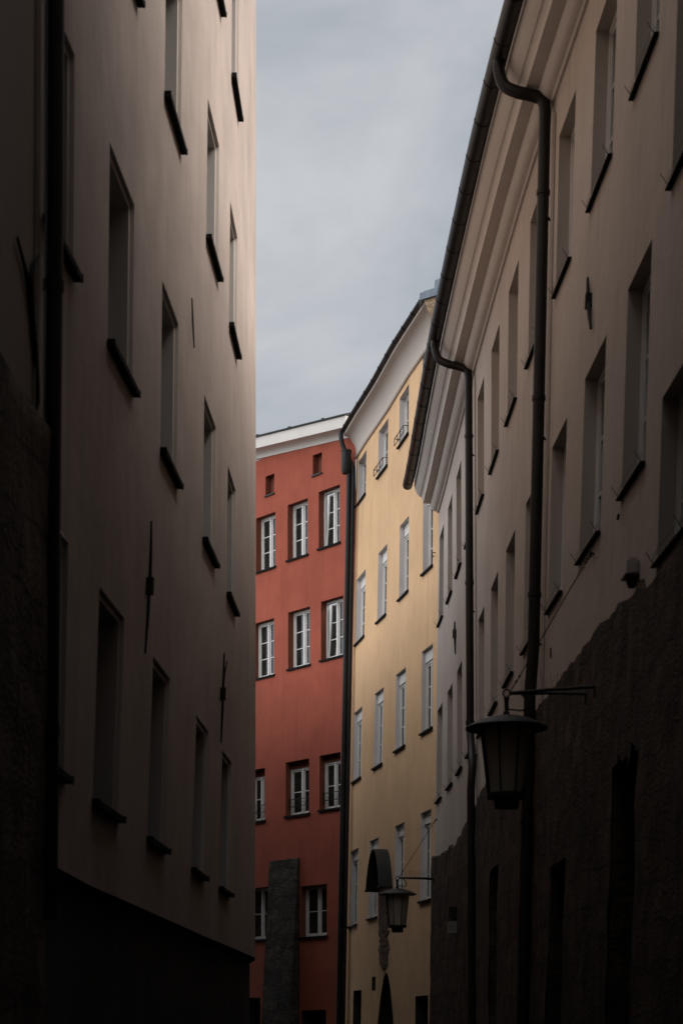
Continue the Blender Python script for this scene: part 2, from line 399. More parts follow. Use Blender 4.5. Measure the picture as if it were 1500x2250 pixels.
def anchor(house, wl, pix, r, knob=None, **k):
    bm = bmesh.new(); pts = [wl.un(x, y, **k) for x, y in pix]
    n = len(pts); rr = [r*(.45+.55*math.sin(math.pi*(i+.35)/(n-.3))) for i in range(n)]
    tube(bm, [wl.P(s, z, .03) for s, z in pts], rr, 6)
    if knob:
        s, z = wl.un(*knob, **k)
        wbox(bm, wl, s-.03, s+.03, z-.07, z+.07, -.01, .06)
    return build('wall_anchor', bm, 'iron', house)

# ------------------------------------------------------------------ ground
bm = bmesh.new()
vs_ = [bm.verts.new(p) for p in ((-400, -400, 0), (400, -400, 0), (400, 600, 0), (-400, 600, 0))]; bm.faces.new(vs_)
build('ground', bm, 'paving', kind='structure')

# ------------------------------------------------------------------ left side: the pale curved house and the near house with added shading blocks
def amp(d):
    for (a, x), (b, y) in zip(((-50, .3), (11.4, .3), (13.3, 1), (19.5, 1), (24.3, .05), (60, .0)), ((11.4, .3), (13.3, 1), (19.5, 1), (24.3, .05), (60, .0), (99, 0))):
        if a <= d <= b: return x+(y-x)*(d-a)/(b-a)
    return 0
def lean_left(d, z):
    z = max(z, -1.7)
    return amp(d)*(.012*(z-5) if z > 5 else .035*(z-5))
WL = Wall([(-2.75, -8), (-2.6, -2), (-2.36, 4), (-2.06, 8), (-1.80, 11.7), (-1.635, 14.2), (-1.50, 16.6), (-1.37, 19), (-1.262, 21.6), (-1.19, 23.8), (-1.168, 24.7), (-1.225, 25.6), (-1.42, 26.6), (-2.2, 27.6), (-4, 28.2), (-9, 29)], 1, lean_left)
S = WL.s_at
ZTOP = 16.2
pale = thing('town_house', 'pale pinkish curved house with deep windows and black sills, left of the strip of sky', 'house', (-1.6, 16, 0))
cols = [(11.22, 12.06), (13.22, 14.22), (15.62, 16.58), (18.38, 19.36), (20.62, 21.56)]
rowsL = [(1.75, 3.31), (5.08, 6.54), (8.13, 9.53), (10.95, 12.4)]
holes = []
for ci, (a, b) in enumerate(cols):
    for ri, (z0, z1) in enumerate(rowsL):
        if ci < 2 and ri > 2: continue
        holes.append((S(a), S(b), z0, z1))
sA, sB = S(11.08), WL.len
build('wall', grid(WL, sA, sB, 1.14, ZTOP, holes, ds=.45, dz=.7), 'pale', pale, smooth=True)
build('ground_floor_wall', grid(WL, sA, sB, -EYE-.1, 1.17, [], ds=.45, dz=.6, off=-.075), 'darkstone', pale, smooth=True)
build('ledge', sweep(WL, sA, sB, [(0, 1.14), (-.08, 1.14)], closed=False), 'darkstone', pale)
for h in holes: window(pale, WL, h, .30, 'pale_reveal', rows=3, rebate=.045, sill_out=.06, sill_t=.03, near=0)
bm = sweep(WL, sA, sB, [(.0, ZTOP), (.0, ZTOP+.2), (-3, ZTOP+2), (-3, ZTOP)], ds=1.); build('roof', bm, 'tile', pale)
anchor(pale, WL, [(325, 1145), (323.5, 1230), (321, 1290), (317, 1360), (311.5, 1436)], .016, (322, 1288))
anchor(pale, WL, [(487, 1435), (485, 1500), (483, 1560), (480, 1632)], .016, (484, 1525))
anchor(pale, WL, [(493, 1453), (488, 1480), (485, 1510)], .010)
anchor(pale, WL, [(415, 655), (417, 710), (420, 765)], .010, None)

# added unseen block beyond the bend, shades the feet of the red and yellow houses
bm = bmesh.new(); wq = [(-1.75, 29.2), (-2.22, 41.6), (-8, 49.2), (-9, 29.2)]; wz = 9.2+EYE
lo_ = [bm.verts.new((x, y, -.1)) for x, y in wq]; hi_ = [bm.verts.new((x, y, wz)) for x, y in wq]
bm.faces.new(lo_[::-1]); bm.faces.new(hi_)
for k in range(4): bm.faces.new([lo_[k], lo_[(k+1) % 4], hi_[(k+1) % 4], hi_[k]])
build('unseen_shade_block', bm, 'darkstone', pale)

near = thing('town_house', 'brown house with rough stone foot at the left edge, before the black downpipe', 'house', (-2.2, 6, 0))
build('wall', grid(WL, 0, sA-.003, -EYE-.1, ZTOP, [], ds=.5, dz=.8, off=.012), 'near', near, smooth=True)
def rockoff(base, amt, sc_=1.7):
    def f(s, z): return base+amt*(noise.noise(Vector((s*sc_, z*sc_, 3.1)))+.5*noise.noise(Vector((s*sc_*2.7, z*sc_*2.7, 9))))
    return f
bm = grid(WL, S(5), sA+.02, -EYE-.1, 3.72, [], ds=.14, dz=.14, off=rockoff(.09, .025))
top = grid(WL, S(5), sA+.02, 3.70, 3.721, [], ds=.14, dz=.1)
bm2 = bmesh.new()
# top bed and far return of the stone facing
for a, b in zip(lin(S(5), sA+.02, .14), lin(S(5), sA+.02, .14)[1:]):
    f = rockoff(.09, .025); bm.faces.new([bm.verts.new(p) for p in (WL.P(a, 3.72, f(a, 3.72)), WL.P(b, 3.72, f(b, 3.72)), WL.P(b, 3.80, 0), WL.P(a, 3.80, 0))])
e = sA+.02; f = rockoff(.09, .025); zz = lin(-EYE-.1, 3.72, .14)
for a, b in zip(zz, zz[1:]): bm.faces.new([bm.verts.new(p) for p in (WL.P(e, a, f(e, a)), WL.P(e, b, f(e, b)), WL.P(e, b, -.12), WL.P(e, a, -.12))])
top.free(); bm2.free()
build('stone_foot', bm, 'left_stone', near, smooth=True, angle=50)
anchor(near, WL, [(27, 522), (45, 590), (58, 670), (66, 760), (72, 850), (73, 885), (66, 912)], .018)
anchor(near, WL, [(74, 563), (63, 580), (58, 610), (60, 650), (62, 690)], .014)
# the black downpipe on the seam
bm = bmesh.new(); sp = S(11.12)
pp = [WL.P(sp+(.0 if z > 3 else (3-z)*.012), z, .088) for z in lin(0.75, ZTOP, .5)]
tube(bm, pp, .0585, 16)
for z in (1.9, 4.62, 7.4, 10.2): tube(bm, [WL.P(sp, z-.03, .088), WL.P(sp, z+.03, .088)], .067, 16)
build('downpipe', bm, 'black', pale, smooth=True, angle=40)
bm = bmesh.new(); s2 = S(10.93)
tube(bm, [WL.P(s2, z, .02) for z in lin(3.8, ZTOP, .6)], .012, 6); build('cable', bm, 'near', near)
# added unseen block over the camera, shading the near walls of the lane
PD = 7.0
bm = bmesh.new(); box(bm, -2.55, 2.85, -8, PD, 5.4+EYE, ZTOP+EYE-.05); build('overhead_shade_block', bm, 'near', near)
bm = bmesh.new(); box(bm, 3.3, 17, -8, 12.3, -.1, 19+EYE); build('side_shade_block', bm, 'near', near)  # added tall block out of view, shades the near end of the left wall
bm = bmesh.new(); box(bm, -2.9, 3.2, -8.3, -8.02, -.1, ZTOP+EYE-.06); build('rear_shade_wall', bm, 'near', near)  # added unseen wall that shuts out light from behind the camera
bm = sweep(WL, 0, sA-.003, [(.3, ZTOP), (.3, ZTOP+.2), (-6, ZTOP+3.6), (-6, ZTOP)], ds=1.5); build('roof', bm, 'tile', near)

# ------------------------------------------------------------------ right side: the long cream house
def lean_k(d):
    K = ((-99, .03), (15, .032), (17.5, .032), (20, .021), (23.6, .010), (25.6, .002), (28, -.005), (32, -.003), (35, .012), (99, .012))
    for (a, x), (b, y) in zip(K, K[1:]):
        if a <= d <= b: return x+(y-x)*(d-a)/(b-a)
WR = Wall([(3.2, -8), (3.02, -2), (2.86, 4), (2.74, 8), (2.62, 11.5), (2.53, 14), (2.455, 16), (2.37, 18), (2.275, 20), (2.195, 22), (2.14, 24), (2.095, 26), (2.05, 28), (2.01, 30), (1.97, 32), (1.91, 34), (1.86, 35.32), (1.845, 36.2)], -1, lambda d, z: -lean_k(d)*(z-8))
T = WR.s_at
cream = thing('town_house', 'long cream house at right with moulded cornice, brown gutter and ragged stone base', 'house', (2.3, 20, 0))
colsR = [(14.45, 15.43), (16.42, 17.52), (18.58, 19.55), (20.6, 21.6), (22.62, 23.62), (24.62, 25.62), (26.6, 27.55), (28.55, 29.5), (30.4, 31.4), (32.28, 33.22), (34.15, 35.08)]
holes = []
for a, b in colsR:
    holes.append((T(a), T(b), 8.0, 9.73)); holes.append((T(a), T(b), 4.6, 6.38))
holes += [(T(12.75), T(13.75), 6.45, 8.1), (T(12.85), T(13.85), 3.62, 4.9)]
doors = []
for xa, xb, yh in ((1344, 1396, 1668), (1206, 1240, 1896), (1074, 1092, 1908)):
    s0, z0 = WR.un(xa, yh, .07); s1, z1 = WR.un(xb, yh, .07); doors.append((min(s0, s1), max(s0, s1), -EYE-.1, (z0+z1)/2))
build('wall', grid(WR, 0, T(35.36), -EYE-.1, 10.9, holes+doors, ds=.5, dz=.8), 'right', cream, smooth=True)
for h in holes: window(cream, WR, h, .128, 'right_reveal', rows=3, sill_out=.045, sill_t=.009, spikes=True)
# ragged stone base
def stone_top(s):
    d = WR.plan(s).y
    b = 3.62+.09*noise.noise(Vector((d*.45, 0, 0)))+.075*noise.noise(Vector((d*1.6, 4, 0)))+.05*noise.noise(Vector((d*5, 9, 0)))
    if d < 14.25: b = 3.46
    return b-.26*max(0., 1-abs(d-31.5)/4.5)
bm = bmesh.new(); s_list = lin(T(6), T(35.36), .13); doorcut = doors
cuts = sorted(set([v for h in doors for v in h[:2]])); s_list = sorted([s for s in s_list if all(abs(s-c) > .05 for c in cuts)]+cuts)
ro = rockoff(.065, .022, 2.2); nz = 34; rows_ = []
for s in s_list:
    zt = stone_top(s); col = []
    for j in range(nz+1):
        z = -EYE-.1+(zt+EYE+.1)*j/nz
        col.append((s, z))
    for h in doors:
        if h[0]-.03 < s < h[1]+.03:
            j = min(range(nz), key=lambda q: abs(col[q][1]-h[3])); col[j] = (s, h[3])
    rows_.append(col)
V = {}
def gv(i, j):
    if (i, j) not in V:
        s, z = rows_[i][j]; V[i, j] = bm.verts.new(WR.P(s, z, ro(s, z)))
    return V[i, j]
for i in range(len(s_list)-1):
    cs = (s_list[i]+s_list[i+1])/2
    for j in range(nz):
        cz = (rows_[i][j][1]+rows_[i][j+1][1])/2
        if any(h[0] < cs < h[1] and cz < h[3] for h in doors): continue
        bm.faces.new([gv(i, j), gv(i+1, j), gv(i+1, j+1), gv(i, j+1)])
    a, b = rows_[i][nz], rows_[i+1][nz]
    bm.faces.new([gv(i, nz), gv(i+1, nz), bm.verts.new(WR.P(b[0], b[1]+.03, -.02)), bm.verts.new(WR.P(a[0], a[1]+.03, -.02))])
i = len(s_list)-1
for j in range(nz):
    bm.faces.new([gv(i, j), gv(i, j+1), bm.verts.new(WR.P(rows_[i][j+1][0], rows_[i][j+1][1], -.05)), bm.verts.new(WR.P(rows_[i][j][0], rows_[i][j][1], -.05))])
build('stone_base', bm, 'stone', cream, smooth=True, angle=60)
for h in doors:
    bm = bmesh.new(); s0, s1, z0, z1 = h
    wbox(bm, WR, s0-.05, s1+.05, z0+.1, z1+.05, -.42, -.36)
    for k in range(3): wbox(bm, WR, s0+.1+k*.3, s0+.3+k*.3, z0+.4, z1-.2, -.361, -.34)
    d_ = build('door', bm, 'wood', cream)
    bm = bmesh.new(); r0 = []; r1 = []
    for s, z in ((s0, z0), (s0, z1), (s1, z1), (s1, z0)): r0.append(bm.verts.new(WR.P(s, z, .05))); r1.append(bm.verts.new(WR.P(s, z, -.4)))
    for k in range(3): bm.faces.new([r0[k], r0[k+1], r1[k+1], r1[k]])
    build('reveal', bm, 'stone', d_)
# cornice and gutter
ZC = 10.28
prof = [(-.05, ZC), (.03, ZC+.0), (.05, ZC+.025)]
prof += [(.05+.12*math.sin(R(a))**1.0*1.0, ZC+.025+.15*(1-math.cos(R(a)))) for a in (20, 40, 60, 78, 90)]
prof += [(.20, ZC+.175), (.31, ZC+.185), (.315, ZC+.215)]
prof += [(.315+.06*(1-math.cos(R(a))), ZC+.215+.10*math.sin(R(a))) for a in (25, 50, 75, 90)]
prof += [(.42, ZC+.36), (.46, ZC+.43), (.48, ZC+.52), (.48, ZC+.66), (-.05, ZC+.66)]
sE = T(35.36)
build('cornice', sweep(WR, T(5), sE, prof, ds=.5), 'right_cornice', cream, smooth=True, angle=28)
gc = (.60, ZC+.60); gr = .098
gp = arc(gc, gr, 178, 362, 18)+arc(gc, gr-.008, 362, 178, 18)
bm = sweep(WR, T(5), T(35.55), gp, ds=.5)
s = T(6)
while s < T(35.5):
    ring = arc(gc, gr+.006, 180, 360, 18)+arc(gc, gr-.001, 360, 180, 18)
    rows2 = [[bm.verts.new(WR.P(ss, z, o)) for o, z in ring] for ss in (s-.012, s+.012)]
    for k in range(len(ring)): bm.faces.new([rows2[0][k], rows2[0][(k+1) % len(ring)], rows2[1][(k+1) % len(ring)], rows2[1][k]])
    for rw in rows2: bm.faces.new(rw)
    s += .86
se = T(35.55)
rows2 = [[bm.verts.new(WR.P(se+t, gc[1]+(z-gc[1])*q, gc[0]+(o-gc[0])*q)) for o, z in arc(gc, gr, 180, 360, 18)] for t, q in ((0, 1), (.02, .97), (.045, .8), (.055, .4))]
for a, b in zip(rows2, rows2[1:]):
    for k in range(18): bm.faces.new([a[k], a[k+1], b[k+1], b[k]])
bm.faces.new(rows2[-1])
build('gutter', bm, 'brown', cream, smooth=True, angle=40)
bm = sweep(WR, T(5), sE, [(.50, ZC+.665), (.58, ZC+.70), (.56, ZC+.74), (-6, ZC+4.4), (-6, ZC+4.1), (-.05, ZC+.67)], ds=2); build('roof', bm, 'tile', cream)
def pipe_right(dg, px_top, rad, name='downpipe', kink=False):
    sg = T(dg); bm = bmesh.new()
    wo = rad+.035
    base = [WR.P(sg, gc[1]-.08, gc[0]), WR.P(sg-.01, gc[1]-.20, gc[0]-.0), WR.P(sg-.03, gc[1]-.37, gc[0]-.06), WR.P(sg-.07, gc[1]-.46, gc[0]-.20), WR.P(sg-.09, gc[1]-.50, gc[0]-.34), WR.P(sg-.11, gc[1]-.56, wo+.035), WR.P(sg-.115, gc[1]-.68, wo), WR.P(sg-.115, gc[1]-.9, wo)]
    pts = spline(base, 7)
    jog = lambda z: -.45*max(0., min(1., (4.75-z)/.55)) if kink else 0.
    push = lambda z: .03*max(0., min(1., (4.3-z)/.5))
    zs = sorted(set(lin(gc[1]-1.2, -EYE+.2, .5)+[4.75, 4.2, 4.3, 3.8]), reverse=True)
    for z in zs: pts.append(WR.P(sg-.115+jog(z), z, wo+push(z)))
    tube(bm, pts, rad, 16)
    for z in (9.3, 7.05, 4.9, 2.4): tube(bm, [WR.P(sg-.115+jog(z), z-.025, wo+push(z)), WR.P(sg-.115+jog(z), z+.025, wo+push(z))], rad+.010, 16)
    for z in (9.0, 6.6, 4.35): tube(bm, [WR.P(sg-.115-rad-.03+jog(z), z, .06), WR.P(sg-.115+jog(z), z, .02)], .012, 6)
    build(name, bm, 'brown', cream, smooth=True, angle=40)
    bm = bmesh.new(); tube(bm, [WR.P(sg-.115-rad-.09, z, .014) for z in lin(10.1, 3.6, .5)], .011, 6); build('cable', bm, 'right_reveal', cream)
pipe_right(20.05, 0, .066)
pipe_right(28.05, 0, .060, kink=True)
anchor(cream, WR, [(1297, 610), (1298, 640), (1299, 668), (1301, 695), (1304, 722)], .022, (1298.5, 662))
anchor(cream, WR, [(1002, 1366), (1002, 1385), (1002.5, 1410), (1003.5, 1437)], .02, (1001.5, 1393))
anchor(cream, WR, [(1215, 1424), (1216, 1446)], .012)
anchor(cream, WR, [(1366, 1130), (1364, 1142)], .014)

# ------------------------------------------------------------------ yellow house
def lean_y(d):
    K = ((-99, .006), (35.4, .006), (37.5, .011), (39.6, .020), (99, .020))
    for (a, x), (b, y) in zip(K, K[1:]):
        if a <= d <= b: return x+(y-x)*(d-a)/(b-a)
K2 = 1.022     # the two far houses stand a little behind the end of the cream house
WY = Wall([(K2*a, K2*b) for a, b in ((.325, 42.52), (.347, 42.4), (.56, 41.3), (.985, 39.3), (1.385, 37.2), (1.775, 35.45), (1.935, 34.7))], 1, lambda d, z: lean_y(d/K2)*(12.45*K2-z), curve=False)
YB = WY.s_at(K2*34.9)
yel = thing('town_house', 'yellow house with coved cornice and pale window recesses beyond the cream house', 'house', (1, 39, 0))
yk = dict()
spec = []   # (sill far, sill near, head y above the near end, rows, box, extras)
top_row = [(784, 1113, 803, 1084, 988, {}), (830, 1050.5, 851, 1022, 918, {'basket': True}), (876, 984, 897, 952, 843, {'basket': True}), (927, 911, 948, 875, 757, {})]
r1 = [(781, 1416, 800, 1399, 1250, {}), (828, 1368, 847.7, 1350, 1194, {}), (876, 1320.5, 896.5, 1296, 1132, {}), (928, 1264, 950, 1241, 1062, {})]
r2 = [(775, 1720, 792.5, 1707, 1551, {}), (820, 1690, 839.5, 1677, 1509, {}), (867.5, 1652.5, 889.5, 1637, 1465, {}), (925, 1614.5, 949.5, 1597, 1413, {})]
r3 = [(766, 2039, 784, 2029, 1862, {}), (808.5, 2022.5, 828, 2012, 1839, {}), (865, 1999, 886, 1988, 1806, {}), (922, 1984, 945.6, 1973.7, 1777, {})]
holes = []
for ri, rw in enumerate((top_row, r1, r2, r3)):
    for xa, ya, xb, yb, yh, ex in rw:
        h = WY.rect(xa, ya, xb, yb, yh, **yk); holes.append(h)
        spec.append((h, dict(dep=(.125, .12, .095, .095)[ri], rows=2 if ri == 0 else 3, box_h=0 if ri == 0 else .24, **ex)))
def pix_hole(wl, xa, xb, yt, ybot, **k):
    s0, z0 = wl.un(xa, yt, **k); s1, z1 = wl.un(xb, yt, **k); zb = (HY-ybot)/F*wl.plan((s0+s1)/2).y
    return (min(s0, s1), max(s0, s1), zb, (z0+z1)/2)
niche = pix_hole(WY, 817, 825, 2146, 2177, **yk)
door1 = pix_hole(WY, 776, 794, 2176, 2470, **yk); door2 = pix_hole(WY, 912, 940, 2188, 2470, **yk)
gs0, gz = WY.un(826, 2200, **yk); gs1, _ = WY.un(868, 2200, **yk); gs0, gs1 = sorted((gs0, gs1))
_, gtop = WY.un(843.7, 2137, **yk)
g_arch = (gs0, gs1, -EYE-.1, gtop)
build('wall', grid(WY, 0, WY.len, -EYE-.1, 14.35, holes+[niche, door1, door2, g_arch], ds=.5, dz=.7), 'yellow', yel)
for h, k in spec: window(yel, WY, h, k.pop('dep'), 'yellow_reveal', sill_out=.045, sill_t=.026, **k)
# gothic doorway: spandrels of the pointed arch closed with wall, the door deep inside
bm = bmesh.new(); gm = (gs0+gs1)/2; hw = (gs1-gs0)/2; zsp = gtop-1.55
for sgn in (-1, 1):
    prev = None
    for k in range(13):
        t = k/12; s = gm+sgn*hw*(1-t)**1.0; z = zsp+(gtop-zsp)*math.sin(t*math.pi/2)**.9
        cur = (WY.P(s, z, 0), WY.P(s, gtop, 0), WY.P(s, z, -.02))
        if prev:
            q = [bm.verts.new(p) for p in (prev[0], cur[0], cur[1], prev[1])]; bm.faces.new(q)
            q = [bm.verts.new(p) for p in (prev[0], cur[0], cur[2], prev[2])]; bm.faces.new(q)
        prev = cur
    s = gm+sgn*hw
    q = [bm.verts.new(WY.P(s, z, o)) for z, o in ((-EYE-.1, 0), (zsp, 0), (zsp, -.02), (-EYE-.1, -.02))]; bm.faces.new(q)
build('door_arch', bm, 'yellow', yel)
def plain_door(house, wl, h, m='wood', dep=.34):
    bm = bmesh.new(); s0, s1, z0, z1 = h
    wbox(bm, wl, s0-.05, s1+.05, z0, z1+.05, -dep-.05, -dep)
    n = 4
    for k in range(n): wbox(bm, wl, s0+(s1-s0)*(k+.08)/n, s0+(s1-s0)*(k+.92)/n, max(z0, -EYE)+.12, z1-.1, -dep-.001, -dep+.02)
    d_ = build('door', bm, m, house)
    bm = bmesh.new(); r0 = []; r1 = []
    for s, z in ((s0, z0), (s0, z1), (s1, z1), (s1, z0)): r0.append(bm.verts.new(wl.P(s, z, 0))); r1.append(bm.verts.new(wl.P(s, z, -dep)))
    for k in range(4): bm.faces.new([r0[k], r0[(k+1) % 4], r1[(k+1) % 4], r1[k]])
    build('reveal', bm, 'darkstone', d_)
plain_door(yel, WY, g_arch, dep=.34); plain_door(yel, WY, door1); plain_door(yel, WY, door2); plain_door(yel, WY, niche, dep=.2)
# cove cornice
ZY = 13.62*K2
prof = [(-.05, ZY), (.035, ZY), (.055, ZY+.03), (.05, ZY+.06), (.03, ZY+.075)]
prof += [(.03+.26*(1-math.cos(R(a))), ZY+.075+.46*math.sin(R(a))) for a in (15, 30, 45, 60, 75, 90)]
prof += [(.31, ZY+.545), (.315, ZY+.63), (-.05, ZY+.65)]
build('cornice', sweep(WY, -0.0, YB-.02, prof, ds=.5), 'yellow_cornice', yel, smooth=True, angle=30)
gcy = (.355, ZY+.655)
bm = sweep(WY, 0, YB-.04, arc(gcy, .052, 175, 365, 10)+arc(gcy, .046, 365, 175, 10), ds=.5)
s = .4
while s < YB-.1: wbox(bm, WY, s-.012, s+.012, ZY+.595, ZY+.672, .33, .415); s += .75
build('gutter', bm, 'black', yel)
bm = sweep(WY, 0, YB-.06, [(.30, ZY+.64), (.34, ZY+.70), (-5, ZY+2.75), (-5, ZY+2.45), (-.05, ZY+.655)], ds=1.5); build('roof', bm, 'tile', yel)
# rough gable above the cream roof, with zinc flashing
xg = WY.P(YB-.02, ZY+.65, .36).x; yg = 34.9*K2-.03
bm = bmesh.new(); sl_ = .30
x1g = 7.0; zt = lambda x: ZY+EYE+.60+(x-xg)*sl_
outl = [(xg+.02, zt(xg+.02)), (xg+.10, ZY+EYE+.40), (xg+.22, ZY+EYE+.14), (xg+.31, ZY+EYE-.05), (xg+.33, ZY+EYE-3), (x1g, ZY+EYE-3), (x1g, zt(x1g))]
fr_ = [bm.verts.new((x, yg-.02, z)) for x, z in outl]; bk = [bm.verts.new((x, yg+.06, z)) for x, z in outl]
bm.faces.new(fr_); bm.faces.new(bk[::-1])
for k in range(len(outl)): bm.faces.new([fr_[k], fr_[(k+1) % len(outl)], bk[(k+1) % len(outl)], bk[k]])
build('gable_wall', bm, 'rough', yel)
bm = bmesh.new()
def slab(xa, xb, z_lo, z_hi, y0, y1):
    v = [bm.verts.new((x, y, zt(x)+z)) for x in (xa, xb) for y in (y0, y1) for z in (z_lo, z_hi)]
    for f in ((0, 1, 3, 2), (4, 6, 7, 5), (0, 4, 5, 1), (2, 3, 7, 6), (0, 2, 6, 4), (1, 5, 7, 3)): bm.faces.new([v[i] for i in f])
slab(xg-.06, x1g, .005, .14, yg-.06, yg+.3); slab(xg+.24, x1g, .145, .34, yg+.02, yg+.4)
slab(xg+.02, xg+.22, .145, .20, yg+.06, yg+.3)
build('flashing', bm, 'zinc', yel)
# pipes on the seam: the yellow house's downpipe and the red house's hopper
bm = bmesh.new(); s0 = .40
pts = spline([WY.P(.05, ZY+.62, .40), WY.P(.06, ZY+.35, .37), WY.P(.10, ZY+.05, .25), WY.P(.16, ZY-.22, .13), WY.P(.18, ZY-.5, .10), WY.P(.18, ZY-.9, .10)], 6)+[WY.P(.18, z, .10) for z in lin(12.3, -EYE, .6)]
tube(bm, pts, .056, 12)
for z in (11.9, 8.2, 5.1, 1.9): tube(bm, [WY.P(.18, z-.04, .10), WY.P(.18, z+.04, .10)], .064, 12)
build('downpipe', bm, 'black', yel, smooth=True, angle=40)
bm = bmesh.new(); tube(bm, [WY.P(.34, z, .015) for z in lin(ZY-.1, -1, .6)], .012, 6); build('cable', bm, 'yellow', yel)
bm = bmesh.new(); s, z = WY.un(956, 1217, **yk)
tube(bm, spline([WY.P(s, z+.02, -.02), WY.P(s, z+.02, .05), WY.P(s-.03, z-.02, .06), WY.P(s-.01, z-.06, .045), WY.P(s+.02, z-.04, .04)], 4), .009, 6); build('hook', bm, 'iron', yel)

# worn relief patch under the shrine hood
bm = bmesh.new()
outl = [(833, 1958, 861, 1945), (832, 1990, 857, 1990), (831, 2015, 853, 2010), (832.5, 2040, 852, 2040), (831, 2052, 857, 2046), (834, 2062, 851, 2060), (833, 2075, 855, 2072), (831, 2088, 856, 2085), (834, 2102, 853, 2100), (834, 2118, 852, 2118), (838, 2126, 850, 2128), (843, 2131, 845, 2134)]
prev = None
fine = []
for a, b in zip(outl, outl[1:]):
    for k in range(5): fine.append([a[i]+(b[i]-a[i])*k/5 for i in range(4)])
for idx, q in enumerate(fine):
    j = [random.uniform(-1.1, 1.1) for _ in range(2)]
    sA_, zA = WY.un(q[0]+j[0], q[1], **yk); sB_, zB = WY.un(q[2]+j[1], q[3], **yk)
    cur = [bm.verts.new(WY.P(sA_+(sB_-sA_)*t, zA+(zB-zA)*t, .004+.05*math.sin(math.pi*t)*(.5+.5*noise.noise(Vector((idx*.4, t*4, 0)))))) for t in (0, .12, .3, .5, .7, .88, 1)]
    if prev:
        for k in range(6): bm.faces.new([prev[k], prev[k+1], cur[k+1], cur[k]])
    prev = cur
build('worn_relief', bm, 'patch', yel, smooth=True)

# ------------------------------------------------------------------ shrine hood on the yellow wall
ha0, hz0 = WY.un(832, 1956, **yk); ha1, hz1 = WY.un(861.5, 1949, **yk); ha0, ha1 = sorted((ha0, ha1)); _, hzt = WY.un(847, 1866.5, **yk)
hm = (ha0+ha1)/2; hwid = (ha1-ha0)/2; hz = (hz0+hz1)/2
hood = thing('shrine_hood', 'dark arched metal hood sheltering a worn relief on the yellow wall', 'canopy', WY.P(hm, hz, .15))
def harc(off, wsc=1., zsc=1., n=24):
    pts = []
    for k in range(n+1):
        u = -1+2*k/n
        z = hz+(hzt-hz)*zsc*max(0., 1-abs(u)**2.3)**.85
        pts.append(WY.P(hm+u*hwid*wsc*(1+.04*(1-(z-hz)/(hzt-hz))), z, off))
    return pts
bm = bmesh.new(); A = [bm.verts.new(p) for p in harc(.0)]; B = [bm.verts.new(p) for p in harc(.30)]
A2 = [bm.verts.new(p) for p in harc(.0, .965, .97)]; B2 = [bm.verts.new(p) for p in harc(.30, .965, .97)]
for P_, Q_ in ((A, B), (B, B2), (B2, A2), (A2, A)):
    for k in range(24): bm.faces.new([P_[k], P_[k+1], Q_[k+1], Q_[k]])
for k in (0, 24): bm.faces.new([A[k], B[k], B2[k], A2[k]])
build('hood', bm, 'copper', hood, smooth=True, angle=40)
bm = bmesh.new()
for e in (hm-hwid*1.04, hm+hwid*1.04): wbox(bm, WY, e-.035, e+.035, hz-.03, hz-.001, .0, .32)
build('drip_rail', bm, 'black', hood)
bm = bmesh.new()
c = bm.verts.new(WY.P(hm, hz+.3, .012)); rim = [bm.verts.new(WY.P(hm+(-1+2*k/16)*hwid*.93, hz+(hzt-hz)*.93*max(0., 1-abs(-1+2*k/16)**2.3)**.85, .012)) for k in range(17)]
for k in range(16): bm.faces.new([c, rim[k], rim[k+1]])
bm.faces.new([c, rim[16], rim[0]])
build('back_panel', bm, 'wood', hood)

# ------------------------------------------------------------------ red house
pr = K2*Vector((.33, 42.42)); pl = K2*Vector((-2.157, 45.4)); tdir = (pl-pr).normalized()
WRd = Wall([tuple(pr), tuple(pr+tdir*9)], -1, curve=False)
red = thing('town_house', 'brick-red house with white cornice and white paned windows closing the lane', 'house', (-1, 44, 0))
# decide the outward normal: it must face the camera
if WRd.nrm(1.).dot(Vector((0, -1))) < 0: WRd.side *= -1
rk = {}
specR = []
def rwin(xa, ya, xb, yb, yh, **k):
    h = WRd.rect(xa, ya, xb, yb, yh); specR.append((h, k))
for xa, ya, xb, yb, yh, k in (
    (562.5, 1259, 605, 1244, 1124, {}), (632, 1233, 676, 1217, 1094, {}), (700, 1207, 746.5, 1191, 1064, {'open_sash': True}),
    (556.5, 1494, 602, 1482, 1358, {}), (633, 1472, 681, 1459, 1332, {}), (705, 1451, 754, 1440, 1308, {'open_sash': True}),
    (546, 1810, 582, 1800, 1687, {'rail': True}), (627.5, 1794, 679, 1787, 1666, {'rail': True}), (702, 1781, 748, 1774, 1652, {'rail': True}),
    (540, 2068, 590, 2062, 1948, {}), (660, 2060, 718, 2056, 1942, {})):
    r = 3 if yh < 1500 else 2
    rwin(xa, ya, xb, yb, yh, rows=r, box_h=.16 if 1600 < yh < 1900 else .0, **k)
small = [WRd.rect(583.5, 1090, 602.5, 1083, 1040), WRd.rect(687, 1046, 707, 1038, 993)]
lowwin = WRd.rect(662, 2300, 716, 2300, 2219); lowdoor = WRd.rect(538, 2430, 572, 2430, 2192)
holes = [h for h, k in specR]+small+[lowwin, lowdoor]
build('wall', grid(WRd, 0, WRd.len, -EYE-.1, 14.8, holes, ds=.5, dz=.7), 'red', red)
for h, k in specR: window(red, WRd, h, .17, 'red_reveal', sill_out=.04, sill_t=.03, box_m='red_reveal', **k)
